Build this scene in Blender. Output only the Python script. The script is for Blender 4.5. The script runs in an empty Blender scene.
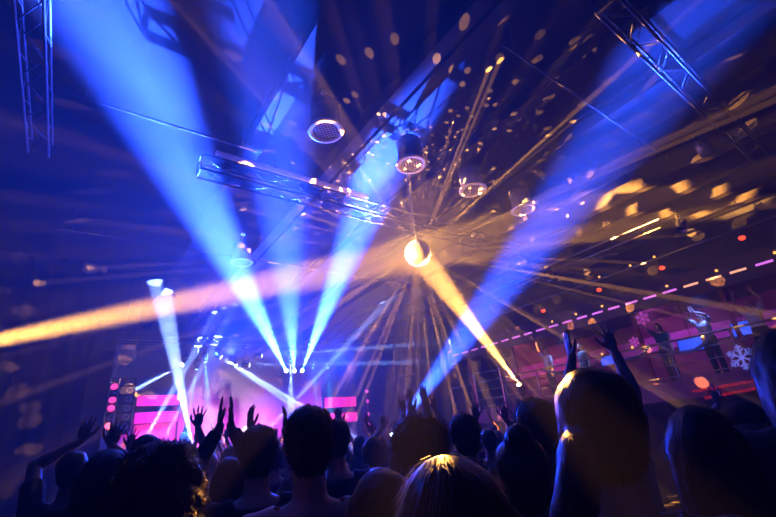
import bpy, bmesh, math, random
from mathutils import Vector, Matrix, noise

random.seed(7)
SC = bpy.context.scene
COL = SC.collection
V = Vector

# ---------------------------------------------------------------- camera, world, exposure
cam = bpy.data.cameras.new('camera')
cam.sensor_width = 36.0
cam.lens = 36.0 * 412.0 / 776.0
cam.clip_start = 0.03
cam_o = bpy.data.objects.new('camera', cam)
COL.objects.link(cam_o)
m = Matrix(((0.80955362, -0.15966016, -0.56491731),
            (-0.57878328, -0.37796302, -0.72260215),
            (-0.09814707, 0.91194988, -0.39838997))).to_4x4()
m.translation = (0, 0, 1.68)
cam_o.matrix_world = m
SC.camera = cam_o
SC.view_settings.view_transform = 'Standard'
SC.view_settings.look = 'None'
SC.view_settings.gamma = 1.0
SC.view_settings.use_curve_mapping = False
SC.view_settings.exposure = 0.0

# the hall has no daylight: black world, filled with thin theatrical haze that the lamps light up
W = bpy.data.worlds.new('hall_haze')
SC.world = W
W.use_nodes = True
wt = W.node_tree
wt.nodes['Background'].inputs[0].default_value = (0, 0, 0, 1)
vs = wt.nodes.new('ShaderNodeVolumeScatter')
vs.inputs['Color'].default_value = (1, 1, 1, 1)
vs.inputs['Density'].default_value = 0.02
vs.inputs['Anisotropy'].default_value = 0.2
wt.links.new(vs.outputs[0], wt.nodes['World Output'].inputs['Volume'])

BLUE = (0.022, 0.075, 1.0)
DEEP = (0.012, 0.05, 1.0)
PALE = (0.22, 0.36, 1.0)
ORANGE = (1.0, 0.42, 0.07)
TEAL = (0.1, 0.7, 1.0)
PINK = (1.0, 0.03, 0.32)
BALL = V((5.84, 6.35, 5.47))
BALL_R = 0.30
LAMP_L = V((-3.0, 9.5, 3.25))      # follow spot off to the left
LAMP_R = V((12.95, 9.67, 2.90))    # follow spot on the balcony rail


def spot(name, a, b, ang, col, watt, blend=0.5, size=0.04):
    l = bpy.data.lights.new(name, 'SPOT')
    l.energy = watt
    l.color = col
    l.spot_size = math.radians(ang)
    l.spot_blend = blend
    l.shadow_soft_size = size
    o = bpy.data.objects.new(name, l)
    COL.objects.link(o)
    o.location = a
    o.rotation_euler = (V(b) - V(a)).to_track_quat('-Z', 'Y').to_euler()
    return o


# name, lamp, aim point, cone, colour, power, blend : every one has a lamp body built further down
STAGE_BEAMS = [
    ('rear', (7.62, 18.0, 4.86), (-0.95, 4.70, 8.0), 7.5, BLUE, 4800000, 1.0, 'one of three bunched beam lamps, the one next to the slanting parallel beams'),
    ('rear', (7.98, 18.0, 4.86), (1.15, 3.50, 8.0), 8.0, BLUE, 1500000, 1.0, 'middle one of three bunched beam lamps on the stage truss'),
    ('rear', (8.34, 18.0, 4.86), (5.00, 5.80, 8.0), 7.5, BLUE, 4200000, 1.0, 'last of three bunched beam lamps on the stage truss, aimed at the broad girder'),
    ('floor', (11.6, 16.0, 1.75), (7.40, -0.30, 8.0), 7.5, BLUE, 1400000, 1.0, 'lone beam lamp on the stage front, throwing the wide blue beam past the balcony'),
    ('floor', (3.55, 16.0, 1.75), (2.0, 16.9, 8.0), 8.0, PALE, 900000, 0.4, 'beam lamp on the stage front with a near upright pale beam'),
    ('floor', (1.72, 15.75, 1.75), (4.88, 19.2, 8.0), 4.0, PALE, 900000, 0.4, 'beam lamp on the stage front closest to the pink lamp tower'),
    ('floor', (2.30, 15.8, 1.75), (5.38, 18.66, 8.0), 3.2, PALE, 700000, 0.4, 'second beam lamp on the stage front from the pink lamp tower'),
    ('floor', (5.40, 16.3, 1.75), (11.56, 14.28, 8.0), 3.0, PALE, 900000, 0.4, 'beam lamp on the stage front with a beam slanting towards the balcony'),
    ('rear', (3.37, 18.0, 5.19), (1.50, 16.95, 3.95), 3.0, PALE, 1100000, 0.3, 'beam lamp on the stage truss shining down at the speaker array'),
    ('rear', (4.60, 18.0, 5.54), (7.60, 17.6, 3.45), 3.2, PALE, 1800000, 0.3, 'beam lamp on the stage truss, upper of two slanting parallel beams'),
    ('rear', (5.22, 18.0, 5.20), (7.80, 17.6, 3.55), 3.2, PALE, 1800000, 0.3, 'beam lamp on the stage truss, lower of two slanting parallel beams'),
    ('rear', (6.28, 18.0, 5.54), (16.9, 17.0, 6.40), 2.2, PALE, 900000, 0.3, 'beam lamp on the stage truss, upper of two level beams'),
    ('rear', (5.75, 18.0, 5.14), (16.9, 17.0, 5.29), 2.2, PALE, 900000, 0.3, 'beam lamp on the stage truss, lower of two level beams'),
    ('wash', (4.11, 18.0, 5.33), (4.7, 18.0, 1.3), 12.0, TEAL, 40000, 1.0, 'small teal wash lamp between the beam lamps, aimed slightly to the stage middle'),
    ('wash', (3.82, 18.0, 5.04), (3.5, 18.0, 1.3), 12.0, TEAL, 28000, 1.0, 'small teal wash lamp beside the beam lamp that lights the speaker array'),
    ('wash', (9.71, 18.0, 5.15), (9.8, 18.0, 1.3), 10.0, TEAL, 40000, 1.0, 'small teal wash lamp shining straight down, past the bunched beam lamps'),
    ('wash', (7.80, 18.0, 5.45), (7.75, 17.9, 1.3), 13.0, PALE, 160000, 1.0, 'small pale wash lamp added for the glare under the bunched beam lamps'),  # added to throw the pale glare column below the beam lamps
    ('wash', (8.90, 18.0, 5.15), (9.3, 18.0, 1.3), 10.0, TEAL, 28000, 1.0, 'small teal wash lamp right beside the bunched beam lamps'),
]
for k_, a_, b_, ang_, c_, w_, bl_, lab_ in STAGE_BEAMS:
    a_, b_ = V(a_), V(b_)
    spot('stage_beam_light', a_ + (b_ - a_).normalized() * 0.20, b_, ang_, c_, w_, bl_, 0.03 if ang_ > 5.5 else 0.05)

# follow spots on the mirror ball
spot('ball_spot_light', LAMP_L + (BALL - LAMP_L).normalized() * 0.32, BALL, 6.0, ORANGE, 600000, 0.5, 0.08)
spot('ball_spot_light', LAMP_R + (BALL - LAMP_R).normalized() * 0.32, BALL, 5.0, ORANGE, 1200000, 0.5, 0.04)
# washes: blue ones added to fill the haze, pink at the backdrop foot
WASHES = [
    ((7.8, 17.6, 5.3), (2.4, 9.0, 7.6), 52, DEEP, 26000),
    ((5.0, 17.6, 5.5), (3.2, 11.0, 6.5), 60, DEEP, 12000),
    ((10.2, 17.6, 5.5), (7.5, 14.0, 4.6), 60, DEEP, 12000),
    ((4.4, 17.7, 5.7), (4.2, 20.5, 2.0), 90, BLUE, 7000),
    ((9.2, 17.7, 5.7), (9.2, 20.5, 2.0), 90, BLUE, 7000),
    ((2.6, 20.2, 1.45), (3.2, 21.9, 2.4), 84, PINK, 3000),
    ((5.2, 20.2, 1.45), (5.2, 21.9, 2.4), 84, PINK, 3000),
    ((7.8, 20.2, 1.45), (7.8, 21.9, 2.4), 84, PINK, 3000),
    ((10.8, 20.2, 1.45), (10.8, 21.9, 2.4), 84, PINK, 3000),
    ((6.4, 16.6, 1.6), (6.3, 18.9, 2.4), 60, (1, .75, .7), 3000),  # added fill that brightens the singer
]
for a_, b_, ang_, c_, w_ in WASHES:
    spot('wash_fill_light', a_, b_, ang_, c_, w_, 1.0, 0.1)


def mirror_ball_light(pos, lamp_dir, watt):
    """The facets' reflections of one lamp: for each direction d the facet normal is the half vector of d and
    the lamp; light leaves only where that normal meets the middle of a facet of the lat/long mirror grid."""
    li = bpy.data.lights.new('mirror_ball_reflections', 'POINT')
    li.energy = watt
    li.color = ORANGE
    li.shadow_soft_size = 0.0
    o = bpy.data.objects.new('mirror_ball_reflections', li)
    COL.objects.link(o)
    o.location = pos
    li.use_nodes = True
    t = li.node_tree
    em = t.nodes['Emission']

    def mth(op, a, b=None):
        n = t.nodes.new('ShaderNodeMath')
        n.operation = op
        for i, x in enumerate((a, b)):
            if x is None:
                continue
            if isinstance(x, (int, float)):
                n.inputs[i].default_value = x
            else:
                t.links.new(x, n.inputs[i])
        return n.outputs[0]

    def vmt(op, a, b):
        n = t.nodes.new('ShaderNodeVectorMath')
        n.operation = op
        t.links.new(a, n.inputs[0])
        if b is not None:
            n.inputs[1].default_value = b
        return n
    ge = t.nodes.new('ShaderNodeNewGeometry')
    d = ge.outputs['Normal']
    ndot = vmt('DOT_PRODUCT', d, lamp_dir).outputs['Value']
    h = vmt('NORMALIZE', vmt('ADD', d, lamp_dir).outputs[0], None).outputs[0]
    s = t.nodes.new('ShaderNodeSeparateXYZ')
    t.links.new(h, s.inputs[0])
    lat = mth('ARCSINE', s.outputs[2])
    lon = mth('ARCTAN2', s.outputs[1], s.outputs[0])
    NR = 42
    v = mth('MULTIPLY', lat, NR / math.pi)
    row = mth('FLOOR', v)
    rl = mth('MULTIPLY', mth('ADD', row, 0.5), math.pi / NR)
    ncol = mth('ROUND', mth('MULTIPLY', mth('COSINE', rl), 2 * NR))
    u = mth('MULTIPLY', lon, mth('DIVIDE', ncol, 2 * math.pi))
    # every facet sits a little crooked
    cx = t.nodes.new('ShaderNodeCombineXYZ')
    t.links.new(mth('FLOOR', u), cx.inputs[0])
    t.links.new(row, cx.inputs[1])
    wn = t.nodes.new('ShaderNodeTexWhiteNoise')
    wn.noise_dimensions = '3D'
    t.links.new(cx.outputs[0], wn.inputs['Vector'])
    sc_ = t.nodes.new('ShaderNodeSeparateColor')
    t.links.new(wn.outputs['Color'], sc_.inputs[0])
    ju = mth('MULTIPLY', mth('SUBTRACT', sc_.outputs[0], 0.5), 0.6)
    jv = mth('MULTIPLY', mth('SUBTRACT', sc_.outputs[1], 0.5), 0.6)
    fu = mth('ADD', mth('SUBTRACT', mth('FRACT', u), 0.5), ju)
    fv = mth('ADD', mth('SUBTRACT', mth('FRACT', v), 0.5), jv)
    r = mth('SQRT', mth('ADD', mth('MULTIPLY', fu, fu), mth('MULTIPLY', fv, fv)))
    on = mth('LESS_THAN', r, 0.12)
    front = mth('GREATER_THAN', ndot, -0.5)
    gain = mth('ADD', mth('MULTIPLY', mth('POWER', sc_.outputs[2], 1.0), 4.0), 4.0)
    # plus the faint even glow of all the tiny scattered glints
    t.links.new(mth('ADD', mth('MULTIPLY', mth('MULTIPLY', on, front), gain), 0.02), em.inputs['Strength'])


mirror_ball_light(BALL + V((0.55, 0.30, 0.70)).normalized() * 0.36, (LAMP_R - BALL).normalized(), 2900)
mirror_ball_light(BALL + V((0.25, 0.65, 0.65)).normalized() * 0.36, (LAMP_L - BALL).normalized(), 2000)

# added thin spots stand in for the strongest ball reflections, in scattered directions
rb_ = random.Random(5)
NB = 170
for i_ in range(NB):
    zz_ = 1 - 2 * (i_ + .5) / NB
    an_ = i_ * 2.399963 + rb_.uniform(-.35, .35)
    d_ = V((math.sqrt(1 - zz_ * zz_) * math.cos(an_), math.sqrt(1 - zz_ * zz_) * math.sin(an_), zz_ + rb_.uniform(-.08, .08))).normalized()
    an_, pw_ = rb_.uniform(0.8, 1.9), 80000 + 210000 * rb_.random() ** 2
    if d_.dot(V((-.62, -.68, -.40))) > .42 or d_.x < -.78:      # no beams towards the camera or far left, to keep the haze there dark
        continue
    spot('mirror_ball_beam', BALL + d_ * (BALL_R + .03), BALL + d_ * 5, an_, ORANGE, pw_, 0.6, 0.01)
# thin spots added and aimed to put amber highlights on chosen heads
for p_, pw_ in (((.80, .52, 1.73), 26000), ((.47, .60, 1.66), 20000), ((3.30, 1.14, 1.66), 50000), ((.33, 1.36, 1.60), 18000)):
    d_ = (V(p_) - BALL).normalized()
    spot('mirror_ball_beam', BALL + d_ * (BALL_R + .03), p_, 0.75, ORANGE, pw_, 0.6, 0.01)

# ---------------------------------------------------------------- materials
MATS = {}


def mat(name, col, rough=0.6, metal=0.0, var=0.25, scale=8.0, bump=0.0, emit=None, strength=0.0, sampled=False, spec=0.5):
    if name in MATS:
        return MATS[name]
    M = bpy.data.materials.new(name)
    M.use_nodes = True
    t = M.node_tree
    p = t.nodes['Principled BSDF']
    p.inputs['Roughness'].default_value = rough
    p.inputs['Metallic'].default_value = metal
    p.inputs['Specular IOR Level'].default_value = spec
    tc = t.nodes.new('ShaderNodeTexCoord')
    nz = t.nodes.new('ShaderNodeTexNoise')
    nz.inputs['Scale'].default_value = scale
    nz.inputs['Detail'].default_value = 4
    t.links.new(tc.outputs['Object'], nz.inputs['Vector'])
    rp = t.nodes.new('ShaderNodeValToRGB')
    rp.color_ramp.elements[0].position = 0.3
    rp.color_ramp.elements[1].position = 0.7
    rp.color_ramp.elements[0].color = (*[c * (1 - var) for c in col], 1)
    rp.color_ramp.elements[1].color = (*[min(1, c * (1 + var)) for c in col], 1)
    t.links.new(nz.outputs['Fac'], rp.inputs['Fac'])
    t.links.new(rp.outputs['Color'], p.inputs['Base Color'])
    if bump:
        b = t.nodes.new('ShaderNodeBump')
        b.inputs['Strength'].default_value = bump
        b.inputs['Distance'].default_value = 0.02
        t.links.new(nz.outputs['Fac'], b.inputs['Height'])
        t.links.new(b.outputs['Normal'], p.inputs['Normal'])
    if emit:
        p.inputs['Emission Color'].default_value = (*emit, 1)
        p.inputs['Emission Strength'].default_value = strength
        if not sampled:
            M.cycles.emission_sampling = 'NONE'
    MATS[name] = M
    return M


CEIL = mat('dark painted ceiling', (0.007, 0.007, 0.008), 0.85, bump=0.2, spec=0.1)
STEEL = mat('dark painted steel beam', (0.016, 0.016, 0.018), 0.7, 0.0, spec=0.1)
WALL = mat('black painted wall', (0.02, 0.02, 0.024), 0.8, bump=0.2)
FLOOR = mat('dark hall floor', (0.02, 0.018, 0.017), 0.5, scale=3)
CURT = mat('black stage curtain', (0.012, 0.012, 0.014), 0.95)
DROP = mat('pale stage backdrop cloth', (0.25, 0.22, 0.3), 0.9)
ALU = mat('truss aluminium', (0.055, 0.056, 0.06), 0.5, 0.4, 0.1)
BLACK = mat('black lamp housing', (0.018, 0.018, 0.02), 0.45)
GREYM = mat('grey metal lamp can', (0.30, 0.30, 0.32), 0.35, 0.8)
WHITE = mat('white enamel ring', (0.85, 0.85, 0.88), 0.4, var=0.05)
GRID = mat('grille wire', (0.55, 0.5, 0.5), 0.5, 0.2)
DRUMIN = mat('dark drum inside', (0.05, 0.045, 0.045), 0.7)
CAN = mat('grey drum shell', (0.28, 0.27, 0.28), 0.5)
MIRROR = mat('mirror glass facets', (0.9, 0.9, 0.92), 0.38, 1.0, 0.05)
LENS = mat('lit blue white lens', (0.8, 0.85, 1), 0.2, emit=(0.5, 0.65, 1.0), strength=25)
LENSO = mat('lit amber lens', (1, .8, .5), 0.2, emit=(1.0, 0.55, 0.15), strength=30)
LENST = mat('lit teal lens', (0.6, 0.9, 1), 0.2, emit=(0.3, 0.8, 1.0), strength=8)
LENSP = mat('lit pink lens', (1, 0.5, 0.7), 0.2, emit=(1.0, 0.06, 0.36), strength=1.5)
REDL = mat('red lamp glow', (1, .1, .05), 0.3, emit=(1.0, 0.05, 0.015), strength=3)
PURL = mat('purple led bar', (.8, .3, .9), 0.3, emit=(0.75, 0.16, 0.75), strength=1.3)
WARML = mat('warm led bar', (.9, .7, .5), 0.3, emit=(1.0, 0.42, 0.20), strength=1.3)
MAG = mat('magenta led panel', (.8, .1, .4), 0.4, emit=(1.0, 0.015, 0.33), strength=1.4, sampled=True)
SCREEN = mat('blue screen', (.1, .2, .8), 0.2, emit=(0.03, 0.10, 1.0), strength=1.0, sampled=True)
NEON = mat('blue neon tube', (.2, .4, 1), 0.3, emit=(0.03, 0.16, 1.0), strength=1.6)
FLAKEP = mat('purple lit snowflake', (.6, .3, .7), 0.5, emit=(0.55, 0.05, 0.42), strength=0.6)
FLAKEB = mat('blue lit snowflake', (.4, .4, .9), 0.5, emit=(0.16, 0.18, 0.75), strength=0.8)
BALC = mat('purple painted balcony front', (0.20, 0.06, 0.20), 0.6)
BALCD = mat('dark balcony lining', (0.05, 0.02, 0.035), 0.7)
TINSEL = mat('silver tinsel', (0.6, 0.6, 0.75), 0.3, 0.7)
TINRED = mat('glowing red tinsel', (0.6, 0.02, 0.03), 0.35, emit=(0.8, 0.02, 0.03), strength=0.25)  # red light on the tinsel is put in as faint emission
AMBER = mat('amber fairy bulb', (1, .6, .2), 0.3, emit=(1.0, 0.45, 0.06), strength=2.0)

# ---------------------------------------------------------------- mesh helpers


class MB:
    def __init__(s):
        s.v = []
        s.f = []

    def add(s, vs_, fs_):
        k = len(s.v)
        s.v += [tuple(x) for x in vs_]
        s.f += [tuple(i + k for i in f) for f in fs_]
        return s

    def box(s, lo, hi, rot=None, about=None):
        c = [V((x, y, z)) for x in (lo[0], hi[0]) for y in (lo[1], hi[1]) for z in (lo[2], hi[2])]
        if rot is not None:
            o = V(about) if about is not None else (V(lo) + V(hi)) / 2
            c = [o + rot @ (p - o) for p in c]
        return s.add(c, [(0, 1, 3, 2), (4, 6, 7, 5), (0, 4, 5, 1), (2, 3, 7, 6), (0, 2, 6, 4), (1, 5, 7, 3)])

    def frame(s, d):
        d = d.normalized()
        up = V((0, 0, 1)) if abs(d.z) < 0.95 else V((1, 0, 0))
        a = d.cross(up).normalized()
        return a, d.cross(a).normalized()

    def tube(s, pts, rad, n=8, caps=True):
        pts = [V(p) for p in pts]
        if not isinstance(rad, (list, tuple)):
            rad = [rad] * len(pts)
        rings = []
        a0 = None
        for i, p in enumerate(pts):
            d = pts[min(i + 1, len(pts) - 1)] - pts[max(i - 1, 0)]
            a, b = s.frame(d)
            if a0 is not None:
                a = a0 - d.normalized() * a0.dot(d.normalized())
                a.normalize()
                b = d.normalized().cross(a)
            a0 = a
            rings.append([p + (a * math.cos(2 * math.pi * k / n) + b * math.sin(2 * math.pi * k / n)) * rad[i] for k in range(n)])
        vs_ = [q for r in rings for q in r]
        fs_ = []
        for i in range(len(pts) - 1):
            for k in range(n):
                k2 = (k + 1) % n
                fs_.append((i * n + k, i * n + k2, (i + 1) * n + k2, (i + 1) * n + k))
        if caps:
            fs_.append(tuple(reversed(range(n))))
            fs_.append(tuple((len(pts) - 1) * n + k for k in range(n)))
        return s.add(vs_, fs_)

    def ell(s, c, r, n=14, m_=9, rot=None):
        c = V(c)
        vs_ = []
        for j in range(1, m_):
            ph = math.pi * j / m_
            for k in range(n):
                th = 2 * math.pi * k / n
                p = V((r[0] * math.sin(ph) * math.cos(th), r[1] * math.sin(ph) * math.sin(th), r[2] * math.cos(ph)))
                vs_.append(c + (rot @ p if rot is not None else p))
        tp, bt = V((0, 0, r[2])), V((0, 0, -r[2]))
        vs_.append(c + (rot @ tp if rot is not None else tp))
        vs_.append(c + (rot @ bt if rot is not None else bt))
        fs_ = []
        for j in range(m_ - 2):
            for k in range(n):
                k2 = (k + 1) % n
                fs_.append((j * n + k, (j + 1) * n + k, (j + 1) * n + k2, j * n + k2))
        t_, b_ = (m_ - 1) * n, (m_ - 1) * n + 1
        for k in range(n):
            fs_.append((t_, k, (k + 1) % n))
            fs_.append((b_, (m_ - 2) * n + (k + 1) % n, (m_ - 2) * n + k))
        return s.add(vs_, fs_)

    def loft(s, secs, n=20):
        """secs: (z, cx, cy, rx, ry)"""
        vs_, fs_ = [], []
        for z, cx, cy, rx, ry in secs:
            for k in range(n):
                th = 2 * math.pi * k / n
                vs_.append((cx + rx * math.cos(th), cy + ry * math.sin(th), z))
        for i in range(len(secs) - 1):
            for k in range(n):
                k2 = (k + 1) % n
                fs_.append((i * n + k, i * n + k2, (i + 1) * n + k2, (i + 1) * n + k))
        fs_.append(tuple(reversed(range(n))))
        fs_.append(tuple((len(secs) - 1) * n + k for k in range(n)))
        return s.add(vs_, fs_)

    def lathe(s, prof, n=24, mtx=None):
        """closed ring profile (r, z) revolved about z"""
        vs_, fs_ = [], []
        q = len(prof)
        for k in range(n):
            th = 2 * math.pi * k / n
            for r, z in prof:
                p = V((r * math.cos(th), r * math.sin(th), z))
                vs_.append(mtx @ p if mtx is not None else p)
        for k in range(n):
            k2 = (k + 1) % n
            for i in range(q):
                i2 = (i + 1) % q
                fs_.append((k * q + i, k2 * q + i, k2 * q + i2, k * q + i2))
        return s.add(vs_, fs_)

    def mesh(s, name, material=None, smooth=False):
        me = bpy.data.meshes.new(name)
        me.from_pydata(s.v, [], s.f)
        me.update()
        if material:
            me.materials.append(material)
        if smooth:
            me.polygons.foreach_set('use_smooth', [True] * len(me.polygons))
        return me

    def build(s, name, material, parent=None, smooth=False):
        return link(name, s.mesh(name, material, smooth), parent)


def link(name, me, parent=None):
    o = bpy.data.objects.new(name, me)
    COL.objects.link(o)
    if parent is not None:
        o.parent = parent
    return o


def tag(o, label=None, cat=None, group=None, kind=None):
    for k, x in (('label', label), ('category', cat), ('group', group), ('kind', kind)):
        if x:
            o[k] = x
    return o


def thing(name, loc, label, cat, group=None, rz=0.0):
    o = bpy.data.objects.new(name, None)
    o.empty_display_size = 0.1
    COL.objects.link(o)
    o.location = loc
    o.rotation_euler.z = rz
    return tag(o, label, cat, group)


def aim(d):
    return V(d).to_track_quat('Z', 'Y').to_matrix()


# ---------------------------------------------------------------- the hall
X0, X1, Y0, Y1, ZC = -6.0, 17.0, -4.0, 22.3, 8.0


def struct(name, lo, hi, mt):
    return tag(MB().box(lo, hi).build(name, mt), kind='structure')


struct('floor', (X0, Y0, -0.2), (X1, Y1, 0), FLOOR)
ceiling = struct('ceiling', (X0, Y0, ZC), (X1, Y1, ZC + 0.2), CEIL)
struct('wall_left', (X0 - 0.2, Y0, 0), (X0, Y1, ZC), WALL)
struct('wall_right', (X1, Y0, 0), (X1 + 0.2, Y1, ZC), WALL)
struct('wall_front', (X0 - 0.2, Y1, 0), (X1 + 0.2, Y1 + 0.2, ZC), WALL)
struct('wall_back', (X0 - 0.2, Y0 - 0.2, 0), (X1 + 0.2, Y0, ZC), WALL)
stage = struct('floor_stage', (0.3, 15.4, 0), (14.2, Y1, 1.25), mat('black stage deck', (0.02, 0.02, 0.022), 0.4))

# longitudinal roof beams: I sections hung under the deck


def ibeam(x, w, h):
    b = MB()
    b.box((x - w / 2, Y0, ZC - 0.05), (x + w / 2, Y1, ZC + 0.001))
    b.box((x - 0.03, Y0, ZC - h + 0.03), (x + 0.03, Y1, ZC - 0.05))
    b.box((x - w / 2, Y0, ZC - h), (x + w / 2, Y1, ZC - h + 0.03))
    return b


for x, w, h in ((-3.6, .3, .4), (2.3, .34, .35), (6.6, .3, .4), (8.6, .34, .4)):
    ibeam(x, w, h).build('ceiling_beam', STEEL, ceiling)
for x in (10.6, 12.1, 13.5, 14.9, 16.2):
    MB().box((x - 0.16, Y0, ZC - 0.62), (x + 0.16, Y1, ZC)).build('ceiling_beam', mat('tan painted box beam', (0.06, 0.052, 0.045), 0.7, spec=0.15), ceiling)
# the broad double girder over the middle of the hall
bg = MB().box((4.02, Y0, ZC - 0.34), (4.30, Y1, ZC))
bg.box((4.38, Y0, ZC - 0.34), (4.66, Y1, ZC))
bg.box((4.30, Y0, ZC - 0.20), (4.38, Y1, ZC))
bg.build('ceiling_beam', mat('lighter painted girder', (0.034, 0.034, 0.04), 0.7, spec=0.1), ceiling)
for y, z, x0, x1 in ((2.45, 7.36, 4.75, 11.0), (7.0, 7.45, -.95, 2.3), (12.0, 7.3, -1, 12)):
    p = tag(MB().tube([(x0, y, z), (x1, y, z)], 0.022, 8).build('conduit_pipe', mat('dark grey conduit', (.06, .06, .065), .5)),
            'thin %s conduit pipe running across under the roof beams' % {2.45: 'bluish steel', 7.0: 'short grey', 12.0: 'far grey'}[y], 'pipe')
    for x in (x0 + 0.3, x1 - 0.3):
        MB().tube([(x, y, z), (x, y, ZC)], 0.008, 6).build('hanger', GREYM, p)


def truss(a, b, label, size=0.32, bay=0.5, hang=None):
    a, b = V(a), V(b)
    d = (b - a).normalized()
    side = V((0, 0, 1)).cross(d).normalized() * size / 2
    up = V((0, 0, size / 2))
    t = thing('lighting_truss', a, label, 'truss')
    off = [side + up, side - up, -side - up, -side + up]
    L = (b - a).length
    n = max(2, round(L / bay))
    cm = MB().tube([(0, 0, 0), d * L], 0.024, 8).mesh('chord', ALU, True)
    for o in off:
        link('chord', cm, t).location = o
    step = L / n
    bms = {}
    for i in range(n):
        for j in range(4):
            p, q = off[j], off[(j + 1) % 4]
            fl = i % 2
            key = (j, fl)
            if key not in bms:
                s_, e_ = (p, q + d * step) if fl == 0 else (q, p + d * step)
                bms[key] = MB().tube([s_, e_], 0.011, 5).mesh('brace', ALU, True)
            link('brace', bms[key], t).location = d * (step * i)
    for e in (0, L):
        m_ = MB()
        for j in range(4):
            m_.tube([off[j] + d * e, off[(j + 1) % 4] + d * e], 0.016, 6)
        m_.build('end_frame', ALU, t)
    for k in (hang or (0.15, 0.85)):
        p = d * (L * k)
        z = ZC - a.z - p.z
        MB().tube([p + up, (p.x, p.y, z)], 0.01, 5).build('hanging_cable', BLACK, t)
    return t


truss((1.36, 7.75, 7.25), (12.2, 7.75, 7.25), 'long silver box truss hung between the drum pendants and the mirror ball', 0.36)
truss((5.4, 1.1, 7.3), (13.0, 1.1, 7.3), 'silver box truss crossing the dark ceiling above the balcony side', 0.32)
truss((-1.25, 2.5, 7.3), (-1.25, 8.6, 7.3), 'silver truss running lengthwise along the dark side opposite the balcony', 0.30)
truss((0.6, 18.0, 6.10), (13.8, 18.0, 6.10), 'stage truss carrying the blue beam lamps over the performers', 0.36)
tl = tag(MB().box((1.6, 7.45, 7.46), (5.4, 7.53, 7.54)).build('lit_chord_strip', WHITE), 'white strip standing in for the lit upper chord of the long truss', 'batten')  # white strip added where the upper truss chords catch the light
MB().box((1.7, 7.46, 7.435), (5.3, 7.52, 7.46)).build('strip_underside', WHITE, tl)

# ---------------------------------------------------------------- stage fittings


TRUSS_BOTTOM = 5.896


def moving_head(pos, target, kind, lab):
    pos, target = V(pos), V(target)
    d = (target - pos).normalized()
    t = thing('moving_head_lamp' if kind != 'wash' else 'wash_lamp', pos, lab, 'stage lamp',
              {'rear': 'beam lamps on the stage truss', 'floor': 'beam lamps on the stage front', 'wash': 'teal wash lamps on the stage truss'}[kind])
    k = 0.6 if kind == 'wash' else 1.0
    R = aim(d).to_4x4()
    MB().lathe([(0.001, -.16 * k), (.075 * k, -.16 * k), (.10 * k, -.05 * k), (.10 * k, .13 * k), (.085 * k, .15 * k), (.001, .13 * k)], 20, R).build('lamp_head', BLACK, t, True)
    MB().lathe([(0.001, .135 * k), (.085 * k, .152 * k), (.07 * k, .165 * k), (0.001, .172 * k)], 20, R).build('lens', LENST if kind == 'wash' else LENS, t, True)
    y = MB()
    if kind == 'floor':
        top, bot = 0.02, 1.25 - pos.z + .08
        lo, hi = bot, top
        MB().box((-.13, -.13, 1.25 - pos.z), (.13, .13, bot)).build('base', BLACK, t)
    else:
        lo, hi = -0.02, .24
        MB().box((-.11 * k, -.09 * k, hi), (.11 * k, .09 * k, hi + .07)).build('base', BLACK, t)
        c = TRUSS_BOTTOM - pos.z
        MB().tube([(0, 0, hi + .06), (0, 0, c - .02)], .018, 8).build('drop_pipe', BLACK, t)
        MB().box((-.03, -.2, c - .03), (.03, .2, c)).build('clamp', BLACK, t)
    for s_ in (-1, 1):
        y.box((s_ * .125 * k - .012, -.03, lo), (s_ * .125 * k + .012, .03, hi))
    y.box((-.137 * k, -.04, (hi - .015) if kind != 'floor' else lo), (.137 * k, .04, hi if kind != 'floor' else lo + .015))
    y.build('yoke', BLACK, t)


for k_, a_, b_, ang_, c_, w_, bl_, lab_ in STAGE_BEAMS:
    moving_head(a_, b_, k_, lab_)

# backdrop, side curtains, led panels
tag(MB().box((1.2, 21.9, 1.25), (13.6, 22.0, 7.0)).build('stage_backdrop', DROP), 'pale cloth backdrop behind the stage glowing pink and violet', 'backdrop')


def curtain(x0, x1, y, z0, z1, label):
    t = MB()
    n = int((x1 - x0) / 0.08)
    vs_, fs_ = [], []
    for i in range(n + 1):
        x = x0 + (x1 - x0) * i / n
        yy = y + 0.06 * math.sin(i * 1.3) + 0.02 * math.sin(i * 0.37)
        vs_ += [(x, yy, z0), (x, yy, z1), (x, yy + 0.03, z0), (x, yy + 0.03, z1)]
    for i in range(n):
        a = i * 4
        fs_ += [(a, a + 4, a + 5, a + 1), (a + 2, a + 3, a + 7, a + 6)]
    t.add(vs_, fs_)
    tag(t.build('stage_curtain', CURT, None, True), label, 'curtain')


curtain(-5.8, 0.25, 15.4, 0.0, 7.9, 'black pleated curtain hiding the wall beside the speaker stack')
curtain(14.3, 16.9, 17.2, 0.0, 7.9, 'black pleated curtain at the balcony end of the stage')


def led_screen(x0, x1, zs, y, label):
    t = thing('led_screen', ((x0 + x1) / 2, y, 1.25), label, 'led screen')
    w = (x1 - x0) / 2
    for z0, z1 in zs:
        z0, z1 = z0 - 1.25, z1 - 1.25
        h_ = MB().box((-w - .04, 0, z0 - .04), (w + .04, .10, z1 + .04)).build('panel', BLACK, t)
        for i in range(4):
            a = -w + 2 * w * i / 4
            MB().box((a + .01, -.015, z0 + .01), (a + 2 * w / 4 - .01, 0, z1 - .01)).build('tile', MAG, h_)
    for s_ in (-1, 1):
        MB().box((s_ * w - .04, .02, 0), (s_ * w + .04, .09, zs[0][1] - 1.25)).build('leg', BLACK, t)


led_screen(2.25, 3.95, ((4.0, 4.45), (3.3, 3.75)), 21.5, 'pair of magenta led bands on a stand beside the hanging speaker array')
led_screen(11.3, 13.35, ((3.55, 4.1), (2.75, 3.25)), 21.5, 'pair of magenta led bands on a stand beside the far pink lamp tower')


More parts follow.
